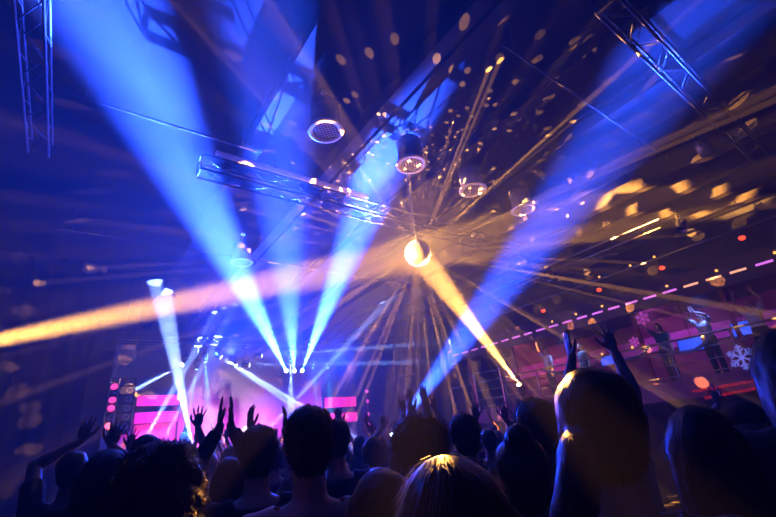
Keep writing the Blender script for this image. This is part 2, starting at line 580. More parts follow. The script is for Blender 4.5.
def line_array(x, y, label):
    t = thing('speaker_array', (x, y, 2.7), label, 'speaker')
    for i in range(6):
        z = 1.45 - i * 0.29
        R = Matrix.Rotation(math.radians(-2 - i * 2.2), 3, 'X')
        o = MB().box((-.36, -.22, z), (.36, .22, z + .26), R).build('cabinet', BLACK, t)
        c = V((0, 0, z + .13))
        for s_ in (-1, 1):
            MB().lathe([(.06, 0), (.10, 0), (.10, .015), (.06, .015)], 18,
                    Matrix.Translation(c) @ R.to_4x4() @ Matrix.Translation((s_ * .2, -.222, 0)) @ Matrix.Rotation(math.pi / 2, 4, 'X')).build('driver_ring', GREYM, o)
    MB().box((-.38, -.24, 1.74), (.38, .24, 1.79)).build('bumper_frame', GREYM, t)
    for s_ in (-1, 1):
        MB().tube([(s_ * .3, 0, 1.77), (s_ * .1, 0, ZC - 2.7)], 0.012, 5).build('chain', GREYM, t)


line_array(1.30, 16.9, 'black hanging speaker array beside the magenta led panels')
line_array(13.4, 16.6, 'black hanging speaker array near the balcony end of the stage')


def lamp_tower(x, y, zs, label, z0):
    t = thing('lamp_tower', (x, y, z0), label, 'lamp tower')
    h = zs[0] - z0 + 0.3
    for s_ in (-1, 1):
        MB().tube([(s_ * .12, .15, 0), (s_ * .12, .15, h)], .025, 8).build('upright', GREYM, t)
    for k in range(5):
        MB().tube([(-.12, .15, h * (k + .5) / 5), (.12, .15, h * (k + .9) / 5)], .012, 6).build('rung', GREYM, t)
    MB().box((-.3, -.1, 0), (.3, .4, .04)).build('base_plate', BLACK, t)
    for i, z in enumerate(zs):
        R = (Matrix.Translation((0, -.05, z - z0)) @ aim((-.2 + .1 * i, -1, .15)).to_4x4())
        o = MB().lathe([(.001, -.16), (.08, -.14), (.13, .0), (.13, .08), (.115, .08), (.105, .0), (.001, -.02)], 20, R).build('lamp_can', BLACK, t, True)
        MB().lathe([(.001, .0), (.105, .02), (.09, .045), (.001, .06)], 20, R).build('lens', LENSP, o, True)


lamp_tower(1.0, 15.9, (4.0, 3.6, 3.36, 2.85), 'tower of four round pink lamps on the stage edge beside the speaker array', 1.25)
lamp_tower(13.75, 21.0, (4.3, 3.75, 3.05, 2.5), 'tower of pink lamps at the far corner of the stage backdrop', 1.25)
for x, y in ((2.6, 20.2), (5.2, 20.2), (7.8, 20.2), (10.8, 20.2)):
    t = thing('floor_wash_lamp', (x, y, 1.25), 'low pink wash lamp lying on the stage in front of the backdrop', 'stage lamp', 'pink floor wash lamps')
    MB().box((-.3, -.09, 0), (.3, .09, .12)).build('housing', BLACK, t)
    MB().box((-.27, -.06, .12), (.27, .06, .135)).build('lens', LENSP, t)
# monitor wedge and drum kit so that the performers do not stand on bare boards
for x in (4.4, 7.6):
    w_ = MB()
    w_.add([(-.3, -.2, 0), (.3, -.2, 0), (.3, .25, 0), (-.3, .25, 0), (-.3, -.2, .12), (.3, -.2, .12), (.3, .1, .36), (-.3, .1, .36), (.3, .25, .3), (-.3, .25, .3)],
           [(0, 3, 2, 1), (0, 1, 5, 4), (4, 5, 6, 7), (7, 6, 8, 9), (3, 9, 8, 2), (0, 4, 7, 9, 3), (1, 2, 8, 6, 5)])
    o = tag(w_.build('stage_monitor', BLACK), 'black wedge monitor speaker on the stage floor', 'speaker', 'wedge monitors')
    o.location = (x, 16.4, 1.25)

# ---------------------------------------------------------------- round drum pendants


def pendant(x, y, z, label):
    t = thing('drum_pendant', (x, y, z), label, 'pendant lamp', 'round drum pendants')
    MB().lathe([(.245, 0), (.33, 0), (.34, .02), (.33, .045), (.25, .045)], 40).build('ring', WHITE, t, True)
    MB().lathe([(.262, .03), (.27, .03), (.27, .62), (.262, .62)], 32).build('drum', CAN, t, True)
    MB().lathe([(.245, .03), (.26, .03), (.26, .60), (.245, .60)], 32).build('lining', DRUMIN, t, True)
    MB().lathe([(.001, .60), (.262, .60), (.262, .635), (.001, .635)], 32).build('drum_top', DRUMIN, t)
    g = MB()
    R45 = Matrix.Rotation(math.radians(45), 3, 'Z')
    for k in range(-4, 5):
        c = k * .058
        h = math.sqrt(max(0.0, .245 ** 2 - c * c))
        g.box((c - .006, -h, .010), (c + .006, h, .022), R45, (0, 0, .016))
        g.box((-h, c - .006, .012), (h, c + .006, .024), R45, (0, 0, .018))
    g.build('grille', GRID, t)
    MB().lathe([(.001, .30), (.10, .30), (.13, .36), (.13, .6), (.001, .6)], 20).build('reflector', DRUMIN, t, True)
    MB().tube([(0, 0, .63), (0, 0, ZC - z)], .014, 8).build('stem', GREYM, t)
    MB().lathe([(.001, ZC - z - .04), (.07, ZC - z - .04), (.08, ZC - z), (.001, ZC - z)], 16).build('ceiling_rose', GREYM, t)


PEND = [(3.02, 5.32, 7.0, 'round drum pendant with white ring and wire grille, beside the slim roof beam'),
        (5.10, 5.36, 7.0, 'round drum pendant with white ring and wire grille, beside the broad girder'),
        (7.10, 5.44, 7.0, 'round drum pendant with white ring, above the mirror ball'),
        (9.15, 5.50, 7.0, 'round drum pendant with white ring, closest to the balcony'),
        (3.50, 11.7, 7.0, 'round drum pendant with white ring, closest to the stage')]
for p_ in PEND:
    pendant(*p_)


def par_can(x, y, z, d, label):
    t = thing('par_can', (x, y, z), label, 'spot lamp', 'spot cans under the roof')
    R = aim(d).to_4x4()
    MB().lathe([(.001, -.22), (.09, -.20), (.14, -.1), (.14, .18), (.125, .18), (.12, -.05), (.001, -.08)], 20, R).build('can', GREYM, t, True)
    MB().lathe([(.001, .08), (.12, .08), (.12, .10), (.001, .12)], 20, R).build('lens', mat('unlit dark lens', (.03, .03, .04), .1), t, True)
    y_ = MB()
    for s_ in (-1, 1):
        y_.box((s_ * .16 - .008, -.02, -.02), (s_ * .16 + .008, .02, .3))
    y_.box((-.168, -.02, .28), (.168, .02, .3))
    y_.build('yoke', BLACK, t)
    MB().tube([(0, 0, .3), (0, 0, ZC - .62 - z)], .015, 6).build('drop_rod', BLACK, t)


par_can(10.6, 1.65, 6.95, (.35, -.1, -1), 'grey spot can hung beside the cross truss above the balcony side')
par_can(13.5, 3.35, 6.5, (-.5, .2, -1), 'grey spot can hung over the balcony pipe')
par_can(12.1, 7.0, 6.1, (-.6, .2, -1), 'grey spot can hung over the far end of the balcony pipe')

# ---------------------------------------------------------------- mirror ball and follow spots
mb = thing('mirror_ball', BALL - V((0, 0, BALL_R)), 'large mirror ball lit amber, hanging under the long truss', 'mirror ball')
NLA, NLO = 18, 34
for _ in (0,):
    f_ = MB()
    for j in range(NLA):
        la0, la1 = [math.pi * (-.5 + (j + e) / NLA) for e in (.05, .95)]
        nl = max(4, round(NLO * math.cos((la0 + la1) / 2)))
        for i in range(nl):
            lo0, lo1 = [2 * math.pi * (i + e) / nl for e in (.05, .95)]
            q = [V((math.cos(a) * math.cos(o), math.cos(a) * math.sin(o), math.sin(a))) * BALL_R for a, o in ((la0, lo0), (la0, lo1), (la1, lo1), (la1, lo0))]
            c = sum(q, V()) / 4
            n = c.normalized()
            k = [c + (p - c - n * (p - c).dot(n)) for p in q]
            f_.add([p - n * .006 for p in k] + k, [(4, 5, 6, 7), (0, 1, 5, 4), (1, 2, 6, 5), (2, 3, 7, 6), (3, 0, 4, 7)])
    o = f_.build('mirror_facets', MIRROR, mb)
    o.location = (0, 0, BALL_R)
o = MB().ell((0, 0, BALL_R), (BALL_R - .012,) * 3, 28, 16).build('core', BLACK, mb, True)
MB().lathe([(.001, 2 * BALL_R - .01), (.06, 2 * BALL_R - .01), (.05, 2 * BALL_R + .03), (.001, 2 * BALL_R + .04)], 16).build('cap', GREYM, mb, True)
MB().tube([(0, 0, 2 * BALL_R + .03), (0, 0, ZC - BALL.z + BALL_R - .2)], .008, 6).build('chain', GREYM, mb)
MB().lathe([(.001, ZC - BALL.z + BALL_R - .22), (.08, ZC - BALL.z + BALL_R - .22), (.08, ZC - BALL.z + BALL_R), (.001, ZC - BALL.z + BALL_R)], 16).build('motor', BLACK, mb)


def follow_spot(pos, label, zbase):
    d = (BALL - V(pos)).normalized()
    t = thing('follow_spot', (pos.x, pos.y, zbase), label, 'spot lamp')
    h = pos.z - zbase
    R = Matrix.Translation((0, 0, h)) @ aim(d).to_4x4()
    MB().lathe([(.001, -.35), (.10, -.34), (.12, -.1), (.10, .0), (.10, .26), (.09, .28), (.085, .2), (.001, .18)], 20, R).build('lamp_body', BLACK, t, True)
    MB().lathe([(.001, .22), (.085, .22), (.07, .25), (.001, .26)], 20, R).build('lens', LENSO, t, True)
    y_ = MB()
    for s_ in (-1, 1):
        y_.box((s_ * .15 - .01, -.02, h - .25), (s_ * .15 + .01, .02, h + .03))
    y_.box((-.16, -.02, h - .27), (.16, .02, h - .24))
    y_.build('yoke', BLACK, t)
    MB().tube([(0, 0, .0), (0, 0, h - .25)], .025, 8).build('pole', BLACK, t)
    for k in range(3):
        a = 2.1 * k + .4
        MB().tube([(0, 0, min(.8, h * .3)), (math.cos(a) * .4 * min(1, h), math.sin(a) * .4 * min(1, h), .015)], .015, 6).build('leg', BLACK, t)


follow_spot(LAMP_L, 'amber follow spot on a tall tripod opposite the balcony', 0.0)
follow_spot(LAMP_R, 'amber follow spot on a short tripod on the balcony edge aimed at the mirror ball', 2.3)

# ---------------------------------------------------------------- balcony on the right
XB = 12.6
struct('floor_balcony', (XB, -4.0, 2.05), (X1, 13.0, 2.30), BALCD)
struct('ceiling_balcony', (13.05, -4.0, 4.62), (X1, 13.0, 4.75), BALCD)
struct('wall_balcony', (16.5, -4.0, 2.30), (16.6, 13.0, 4.62), mat('wine red balcony wall', (0.09, 0.02, 0.05), .7))
fascia = struct('trim_1', (12.96, -4.0, 4.35), (13.05, 13.0, 5.0), BALCD)
struct('trim_2', (XB - .03, -4.0, 1.85), (XB + .05, 13.0, 2.32), BALC)
# band of purple wall lining under the fascia
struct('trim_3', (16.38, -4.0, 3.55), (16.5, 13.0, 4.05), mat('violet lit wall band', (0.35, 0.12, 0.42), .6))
ORD = ('first', 'second', 'third', 'fourth', 'fifth', 'sixth', 'seventh', 'eighth', 'ninth', 'tenth', 'eleventh', 'twelfth', 'thirteenth', 'fourteenth', 'fifteenth',
       'sixteenth', 'seventeenth', 'eighteenth', 'nineteenth', 'twentieth', 'twenty-first', 'twenty-second', 'twenty-third', 'twenty-fourth', 'twenty-fifth')
for k in range(6):
    y = 12.3 - k * 2.3
    tag(MB().box((13.3, y - .05, 2.3), (13.4, y + .05, 4.62)).build('balcony_post', mat('red painted post', (.22, .02, .03), .5)),
        '%s slim red balcony post, counting from the chrome stair railing' % ORD[k], 'post', 'balcony posts')
# led bars along the fascia
bar_p = MB().box((-.03, -.17, -.025), (0, .17, .025)).mesh('led_strip', PURL)
bar_w = MB().box((-.03, -.17, -.025), (0, .17, .025)).mesh('led_strip', WARML)
hous = MB().box((0, -.185, -.035), (.02, .185, .035)).mesh('housing', BLACK)
y, k = 0.9, 0
while y < 12.9:
    warm = 2.3 < y < 3.9
    t = thing('led_bar', (12.94, y, 4.64), ('short warm white' if warm else 'short purple') + ' led bar on the balcony fascia, %s from its stage end' % ORD[22 - k],
              'led bar', 'warm led bars on the balcony fascia' if warm else 'purple led bars on the balcony fascia')
    link('led_strip', bar_w if warm else bar_p, t)
    link('housing', hous, t)
    y += 0.53
    k += 1
# red lamps under and over the balcony ceiling
for i, (x, y, z) in enumerate([(14.5, 10.0, 5.0), (14.5, 9.0, 5.68), (14.5, 7.65, 5.04), (14.5, 6.65, 5.75), (14.5, 5.63, 5.05), (14.5, 4.54, 5.77),
                               (14.5, 3.95, 5.08), (14.5, 2.39, 5.84), (14.5, 2.15, 5.15), (14.5, 14.3, 5.29)]):
    hi = z > 5.4
    t = thing('red_lamp', (x, y, z), 'small red lamp on a cord between the balcony and the stage' if y > 14 else ('small red lamp on a cord above the balcony, %s from the stage' if hi else 'small red lamp standing on the balcony roof edge, %s from the stage') % ORD[i // 2],
              'lamp', 'hanging red lamps' if hi or y > 14 else 'red lamps on the balcony roof')
    MB().ell((0, 0, 0), (.085, .085, .065), 16, 10).build('bulb', REDL, t, True)
    if hi or y > 14:
        MB().lathe([(.001, .05), (.05, .05), (.04, .12), (.001, .13)], 14).build('socket', BLACK, t, True)
        MB().tube([(0, 0, .12), (0, 0, ZC - z)], .006, 5).build('cord', BLACK, t)
    else:
        MB().lathe([(.001, -.06), (.05, -.06), (.07, 4.75 - z), (.001, 4.75 - z)], 14).build('socket', BLACK, t, True)
# pipes above the balcony
for (x, z, y0, y1, lab) in ((13.15, 5.70, -2, 12.5, 'long steel pipe hung above the balcony led bars'), (12.75, 6.65, 3.6, 9, 'upper short steel pipe of a pair hung above the balcony'),
                            (12.9, 6.45, 3.7, 8.8, 'lower short steel pipe of a pair hung above the balcony')):
    t = tag(MB().tube([(x, y0, z), (x, y1, z)], .03, 8).build('steel_pipe', GREYM), lab, 'pipe')
    for y in (y0 + .4, (y0 + y1) / 2, y1 - .4):
        MB().tube([(x, y, z), (x, y, ZC)], .008, 5).build('hanger', BLACK, t)
t = thing('neon_tube', (14.4, 6.64, 5.2), 'horizontal blue neon tube hung above the balcony roof', 'lamp')
MB().tube([(0, .66, .09), (0, -.62, -.08)], .035, 10).build('tube', NEON, t, True)
for yy, zz in ((.64, .09), (-.6, -.08)):
    MB().tube([(0, yy, zz), (0, yy, ZC - 5.2)], .006, 5).build('hanger', BLACK, t)

# balustrade with rails, posts and infill bars
bal = thing('balustrade', (XB + .04, 4.5, 2.3), 'low dark balustrade with metal rails along the balcony edge', 'railing')
for z, r in ((1.0, .028), (.7, .014), (.4, .014), (.12, .014)):
    MB().tube([(0, -8.4, z), (0, 8.4, z)], r, 8).build('rail', GREYM, bal)
pm = MB().tube([(0, 0, 0), (0, 0, 1.0)], .02, 8).mesh('post', GREYM)
for k in range(13):
    link('post', pm, bal).location = (0, -8.4 + k * 1.4, 0)
# shiny stair rail frame at the far end of the balcony
fr = thing('stair_railing', (12.9, 10.6, 2.3), 'bright chrome stair railing with four bars at the balcony end', 'railing')
CHR = mat('chrome rail', (.8, .8, .85), .2, .9, .05)
for y in (-.45, .85):
    MB().tube([(-.35, y, 0), (-.35, y, 1.35)], .03, 8).build('post', CHR, fr)
for z in (1.3, .98, .66, .34):
    MB().tube([(-.35, -.45, z), (-.35, .85, z + .05)], .022, 8).build('bar', CHR, fr)

# balcony screens
for (y, z, w, h, lab) in ((4.45, 3.30, .75, .36, 'wide blue glowing screen hung over the balcony beside the tinsel arc'),
                          (3.15, 3.45, .55, .36, 'blue glowing screen hung over the balcony nearer the posts'),
                          (7.0, 3.35, .45, .30, 'small blue glowing screen at the far end of the balcony')):
    t = thing('video_screen', (14.3, y, z), lab, 'screen')
    R = Matrix.Rotation(math.radians(12), 3, 'Y')
    MB().box((0, -w / 2 - .03, -h / 2 - .03), (.06, w / 2 + .03, h / 2 + .03), R, (0, 0, 0)).build('frame', BLACK, t)
    MB().box((-.008, -w / 2, -h / 2), (0.0, w / 2, h / 2), R, (0, 0, 0)).build('screen', SCREEN, t)
    MB().tube([(.05, 0, h / 2), (.05, 0, 4.62 - z)], .015, 6).build('bracket', BLACK, t)
spot('guest_fill_light', (13.2, 3.6, 4.5), (13.4, 3.8, 2.6), 110, (.1, .2, 1), 260, 1.0, .1)  # added blue spots from above brighten the balcony guests
spot('guest_fill_light', (13.2, 7.7, 4.5), (13.5, 7.8, 2.6), 100, (.15, .3, 1), 300, 1.0, .1)
spot('balcony_fill_light', (14.2, 5.5, 4.5), (16.4, 5.0, 3.6), 140, (.7, .1, .7), 260, 1.0, .15)  # added purple and red spots brighten the wall band behind the guests
spot('balcony_fill_light', (14.2, 0.5, 4.5), (16.4, 0.5, 3.6), 140, (.7, .1, .7), 200, 1.0, .15)
spot('balcony_fill_light', (14.2, 10.5, 4.5), (16.4, 10.5, 3.6), 140, (.9, .05, .3), 260, 1.0, .15)


def snowflake(pos, r, mt, label, top):
    t = thing('snowflake', pos, label, 'decoration')
    a = MB()
    for k in range(6):
        R = Matrix.Rotation(math.pi / 3 * k, 3, 'X')
        for lo, hi, tilt in (((-.015, -r * .06, 0), (.015, r * .06, r), 0),):
            a.box(lo, hi, R, (0, 0, 0))
        for s_ in (-1, 1):
            for hz, ln in ((.45, .36), (.70, .26)):
                R2 = R @ Matrix.Rotation(s_ * math.radians(55), 3, 'X')
                base = R @ V((0, 0, r * hz))
                b2 = MB().box((-.013, -r * .05, 0), (.013, r * .05, r * ln))
                a.add([base + R2 @ V(p) for p in b2.v], b2.f)
    a.build('crystal', mt, t)
    MB().tube([(0, 0, r), (0, 0, top - pos[2])], .004, 5).build('thread', BLACK, t)


snowflake((13.0, 5.02, 4.12), .20, FLAKEP, 'purple led snowflake hung below the balcony led bars', 4.35)  # snowflakes glow by themselves as led decorations
snowflake((12.57, 3.06, 2.60), .30, FLAKEB, 'large pale blue snowflake hung before the balustrade', 3.28)
snowflake((13.0, 5.45, 3.55), .15, FLAKEP, 'small purple snowflake hung lower beside the raised hand', 4.35)


def garland(pts, mt, label, rad=.06, n=900):
    pts = [V(p) for p in pts]
    seg = []
    for i in range(len(pts) - 1):
        seg.append(((pts[i + 1] - pts[i]).length, pts[i], pts[i + 1]))
    tot = sum(s_[0] for s_ in seg)
    g = MB()
    g.tube(pts, .012, 6)
    for i in range(n):
        q = random.random() * tot
        for L, a, b in seg:
            if q <= L:
                break
            q -= L
        p = a.lerp(b, min(1, q / L))
        d = V((random.gauss(0, 1), random.gauss(0, 1), random.gauss(0, 1))).normalized()
        e = d.cross(V((random.random(), random.random(), random.random()))).normalized() * .007
        l = rad * random.uniform(.7, 1.2)
        g.add([p - e, p + e, p + e * .4 + d * l, p - e * .4 + d * l], [(0, 1, 2, 3)])
    return tag(g.build('tinsel_garland', mt), label, 'garland')


def arc(p, q, sag, n=14):
    p, q = V(p), V(q)
    return [p.lerp(q, i / n) - V((0, 0, sag * 4 * (i / n) * (1 - i / n))) for i in range(n + 1)]


garland(arc((12.54, 3.45, 3.28), (12.54, 4.7, 3.28), .35), TINSEL, 'silver tinsel arc draped over the balustrade beside the blue snowflake')
garland(arc((12.54, 4.9, 3.3), (12.54, 6.0, 3.3), .25), TINSEL, 'short silver tinsel arc draped over the balustrade behind the raised hand')
garland(arc((12.54, 6.2, 3.3), (12.54, 8.4, 3.3), .3), TINSEL, 'silver tinsel arc at the far end of the balustrade')
garland([(12.52, 3.0, 2.06), (12.52, 4.3, 2.0)], TINRED, 'upper glowing red tinsel line along the balcony edge', .05, 500)
garland([(12.52, 3.0, 1.90), (12.52, 4.1, 1.82)], TINRED, 'lower glowing red tinsel line along the balcony edge', .05, 500)
bulb_m = MB().ell((0, 0, 0), (.035, .035, .035), 10, 7).mesh('fairy_bulb', AMBER, True)
for (x, y, z) in [(12.93, q, 4.80) for q in (1.7, 2.9, 4.1, 6.0, 6.9, 7.8)] + [(XB + .04, q, 3.36) for q in (1.5, 1.9, 5.4, 6.3)] + [(13.15, q, 5.775) for q in (4.2, 4.9, 5.9)]:
    o = tag(link('fairy_bulb', bulb_m), 'tiny amber fairy bulb ' + ('on top of the balustrade rail' if z < 4 else 'on the balcony fascia above the led bars' if z < 5 else 'on the long steel pipe above the balcony'),
            'bulb', 'amber bulbs on the ' + ('rail' if z < 4 else 'fascia' if z < 5 else 'pipe'))
    o.location = (x, y, z)

# ---------------------------------------------------------------- people
SKIN = [mat('fair skin', (.55, .34, .25), .5, var=.08), mat('tan skin', (.42, .24, .15), .5, var=.08), mat('brown skin', (.25, .13, .08), .5, var=.08)]
HAIRM = {'black': mat('black hair', (.012, .010, .009), .42, var=.4, scale=60), 'brown': mat('brown hair', (.05, .028, .015), .42, var=.4, scale=60),
         'blond': mat('blond hair', (.34, .20, .08), .42, var=.3, scale=60), 'chestnut': mat('chestnut hair', (.10, .045, .02), .42, var=.4, scale=60)}
CLOTH = {n: mat(n + ' cloth', c, .85, var=.2, scale=30, bump=.15) for n, c in
         {'black': (.015, .015, .017), 'navy': (.02, .03, .08), 'grey': (.12, .12, .13), 'rust': (.30, .09, .04), 'white': (.75, .74, .72),
          'wine': (.15, .02, .03), 'olive': (.08, .09, .04), 'denim': (.05, .08, .16), 'teal': (.03, .12, .13), 'sand': (.35, .27, .18)}.items()}
SHOE = mat('dark shoe leather', (.02, .018, .016), .4)


def remesh(mbuf, voxel, sm=3, name='remeshed'):
    me = mbuf.mesh(name)
    o = bpy.data.objects.new('tmp', me)
    COL.objects.link(o)
    r = o.modifiers.new('r', 'REMESH')
    r.mode = 'VOXEL'
    r.voxel_size = voxel
    if sm:
        s_ = o.modifiers.new('s', 'SMOOTH')
        s_.factor = 0.5
        s_.iterations = sm
    dg = bpy.context.evaluated_depsgraph_get()
    out = bpy.data.meshes.new_from_object(o.evaluated_get(dg))
    bpy.data.objects.remove(o)
    bpy.data.meshes.remove(me)
    out.polygons.foreach_set('use_smooth', [True] * len(out.polygons))
    return out


def join(meshes, name):
    bm = bmesh.new()
    for x in meshes:
        bm.from_mesh(x)
    out = bpy.data.meshes.new(name)
    bm.to_mesh(out)
    bm.free()
    for x in meshes:
        bpy.data.meshes.remove(x)
    out.polygons.foreach_set('use_smooth', [True] * len(out.polygons))
    return out


TORSO = [(.86, 0, 0, .10, .08), (.90, 0, 0, .158, .105), (.97, 0, -.01, .170, .118), (1.05, 0, 0, .150, .105), (1.13, 0, .005, .142, .098),
         (1.23, 0, .008, .158, .112), (1.32, 0, .006, .172, .118), (1.39, 0, -.004, .178, .106), (1.44, 0, -.012, .140, .085), (1.475, 0, -.012, .075, .06)]


def solve_arm(side, wrist, flare):
    """shoulder, elbow, wrist in body space; two-bone reach"""
    sh = V((side * .178, -.01, 1.405))
    w = V(wrist)
    if w.z > 1.5:
        sh += V((-side * .012, 0, .035))
    d = w - sh
    L1, L2 = .29, .265
    D = min(d.length, L1 + L2 - .01)
    d.normalize()
    w = sh + d * D
    a = (L1 * L1 - L2 * L2 + D * D) / (2 * D)
    h = math.sqrt(max(0, L1 * L1 - a * a))
    pole = V(flare)
    pole = (pole - d * pole.dot(d)).normalized()
    return sh, sh + d * a + pole * h, w


def hand(b, wrist, d, n, tside, spread=.10, curl=.25):
    """d along the fingers, n palm normal, tside towards the thumb"""
    d = d.normalized()
    n = (n - d * n.dot(d)).normalized()
    t = (tside - d * tside.dot(d) - n * tside.dot(n)).normalized()
    R = Matrix((t, n, d)).transposed()
    b.ell(wrist + d * .052, (.041, .0165, .058), 16, 9, R)
    b.ell(wrist + d * .018 + t * .0, (.030, .019, .03), 12, 7, R)
    for off, ln, k in ((.031, .072, 1.2), (.0105, .081, .35), (-.0105, .076, -.4), (-.030, .060, -1.3)):
        base = wrist + d * (.092 - abs(off) * .25) + t * off
        dd = (d + t * spread * k).normalized()
        p1 = base + dd * ln * .45
        d2 = (dd + n * curl).normalized()
        p2 = p1 + d2 * ln * .33
        d3 = (dd + n * curl * 2.2).normalized()
        p3 = p2 + d3 * ln * .26
        rr = .0093 if ln > .065 else .0080
        b.tube([base - dd * .012, base, p1, p2, p3], [rr * .9, rr, rr * .95, rr * .88, rr * .7], 8)
        b.ell(p3, (rr * .72,) * 3, 8, 6)
        b.ell(p1, (rr,) * 3, 8, 6)
    q0 = wrist + d * .022 + t * .026
    q1 = q0 + (t * .75 + d * .65 + n * .15).normalized() * .042
    q2 = q1 + (t * .40 + d * .90 + n * .20).normalized() * .030
    q3 = q2 + (t * .25 + d * .95 + n * .25).normalized() * .022
    b.tube([q0, q1, q2, q3], [.0145, .0115, .0105, .008], 8)
    b.ell(q0, (.016,) * 3, 8, 6)
    b.ell(q3, (.0082,) * 3, 8, 6)


def head_prims(b):
    b.ell((0, -.008, 1.655), (.075, .096, .095), 20, 13)
    b.ell((0, .028, 1.592), (.055, .062, .068), 16, 11)
    b.ell((0, .052, 1.545), (.030, .030, .022))
    b.ell((0, .094, 1.628), (.014, .022, .013))
    b.tube([(0, .086, 1.668), (0, .098, 1.635)], [.008, .011], 8)
    b.ell((0, .078, 1.676), (.052, .016, .011))
    b.ell((0, .082, 1.588), (.024, .012, .0065))
    b.ell((0, .080, 1.577), (.021, .012, .0065))
    for s_ in (-1, 1):
        b.ell((s_ * .030, .074, 1.655), (.014, .014, .011))
        b.ell((s_ * .078, -.004, 1.640), (.010, .018, .032), rot=Matrix.Rotation(s_ * .25, 3, 'Z'))
        b.ell((s_ * .046, .055, 1.622), (.022, .025, .02))


POSE_CACHE = {}


def pose_meshes(key, arms, sleeve, girth):
    """arms: {side: (wrist, fingerdir, palm normal, thumb dir, flare, spread, curl)} -> body mesh, shirt mesh"""
    if key in POSE_CACHE:
        return POSE_CACHE[key]
    b = MB()
    b.loft([(z, cx, cy, rx * girth, ry * girth) for z, cx, cy, rx, ry in TORSO])
    b.tube([(0, -.018, 1.42), (0, -.012, 1.49), (0, .004, 1.57)], [.066, .056, .054], 14)
    head_prims(b)
    for s_ in (-1, 1):
        b.tube([(s_ * .085, 0, .93), (s_ * .095, .015, .72), (s_ * .1, .02, .50), (s_ * .1, -.012, .36), (s_ * .1, -.02, .09)], [.088, .078, .056, .055, .037], 12)
        b.ell((s_ * .085, 0, .92), (.09, .09, .09))
        b.ell((s_ * .1, .055, .035), (.043, .13, .036))
        b.ell((s_ * .1, -.03, .05), (.036, .045, .05))
    sh_ = MB()
    sh_.loft([(z, cx, cy, rx * girth + .014, ry * girth + .014) for z, cx, cy, rx, ry in TORSO[:-1]])
    if sleeve == 'tank':
        sh_ = MB()
        sh_.loft([(z, cx, cy, rx * girth + .012, ry * girth + .012) for z, cx, cy, rx, ry in TORSO[:6]] + [(1.28, 0, .006, .178, .126)])
        for s_ in (-1, 1):
            sh_.tube([(s_ * .10, -.105, 1.26), (s_ * .105, -.095, 1.36), (s_ * .105, -.02, 1.468), (s_ * .10, .07, 1.40), (s_ * .1, .11, 1.27)], .022, 8)
    fine = []
    for s_ in (-1, 1):
        wrist, fd, pn, td, flare, spread, curl = arms[s_]
        S, E, Wp = solve_arm(s_, wrist, flare)
        b.ell(S, (.060, .060, .062))
        b.tube([S, S.lerp(E, .45), E], [.056, .047, .040], 12)
        b.ell(E, (.040, .040, .040))
        b.tube([V((s_ * .10, -.012, 1.42)), S], [.062, .056], 12)
        f_ = MB()
        f_.ell(E, (.0385, .0385, .0385))
        f_.tube([E, E.lerp(Wp, .25), E.lerp(Wp, .7), Wp, Wp + V(fd).normalized() * .02], [.038, .041, .032, .026, .026], 12)
        hand(f_, Wp, V(fd), V(pn), V(td), spread, curl)
        fine.append(remesh(f_, .0058, 2))
        if sleeve == 'short':
            sh_.ell(S, (.072, .070, .072))
            sh_.tube([V((s_ * .09, -.012, 1.41)), S, S.lerp(E, .62)], [.078, .071, .064], 12)
        elif sleeve == 'long':
            sh_.ell(S, (.072, .070, .072))
            sh_.tube([V((s_ * .09, -.012, 1.41)), S, S.lerp(E, .5), E], [.078, .071, .062, .054], 12)
            sh_.ell(E, (.054, .054, .054))
            sh_.tube([E, E.lerp(Wp, .5), E.lerp(Wp, .9)], [.054, .050, .040], 12)
    body = join([remesh(b, .0125, 3)] + fine, 'body')
    shirt = remesh(sh_, .014, 3, 'shirt')
    POSE_CACHE[key] = (body, shirt)
    return body, shirt


tb = MB().loft([(z, cx, cy, rx + .018, ry + .018) for z, cx, cy, rx, ry in TORSO[:4]])
for s_ in (-1, 1):
    tb.ell((s_ * .085, 0, .92), (.098, .10, .10))
    tb.tube([(s_ * .085, 0, .93), (s_ * .095, .015, .72), (s_ * .1, .015, .50), (s_ * .1, -.01, .30), (s_ * .1, -.015, .075)], [.10, .09, .075, .07, .062], 14)
TROUSERS = remesh(tb, .016, 2, 'trousers')
sb = MB()
for s_ in (-1, 1):
    sb.ell((s_ * .1, .055, .042), (.052, .145, .046), 16, 9)
    sb.ell((s_ * .1, -.03, .065), (.048, .06, .065), 14, 9)
    sb.box((s_ * .1 - .047, -.085, 0), (s_ * .1 + .047, .18, .025))
SHOES = sb.mesh('shoes', SHOE, True)
HAIR_CACHE = {}


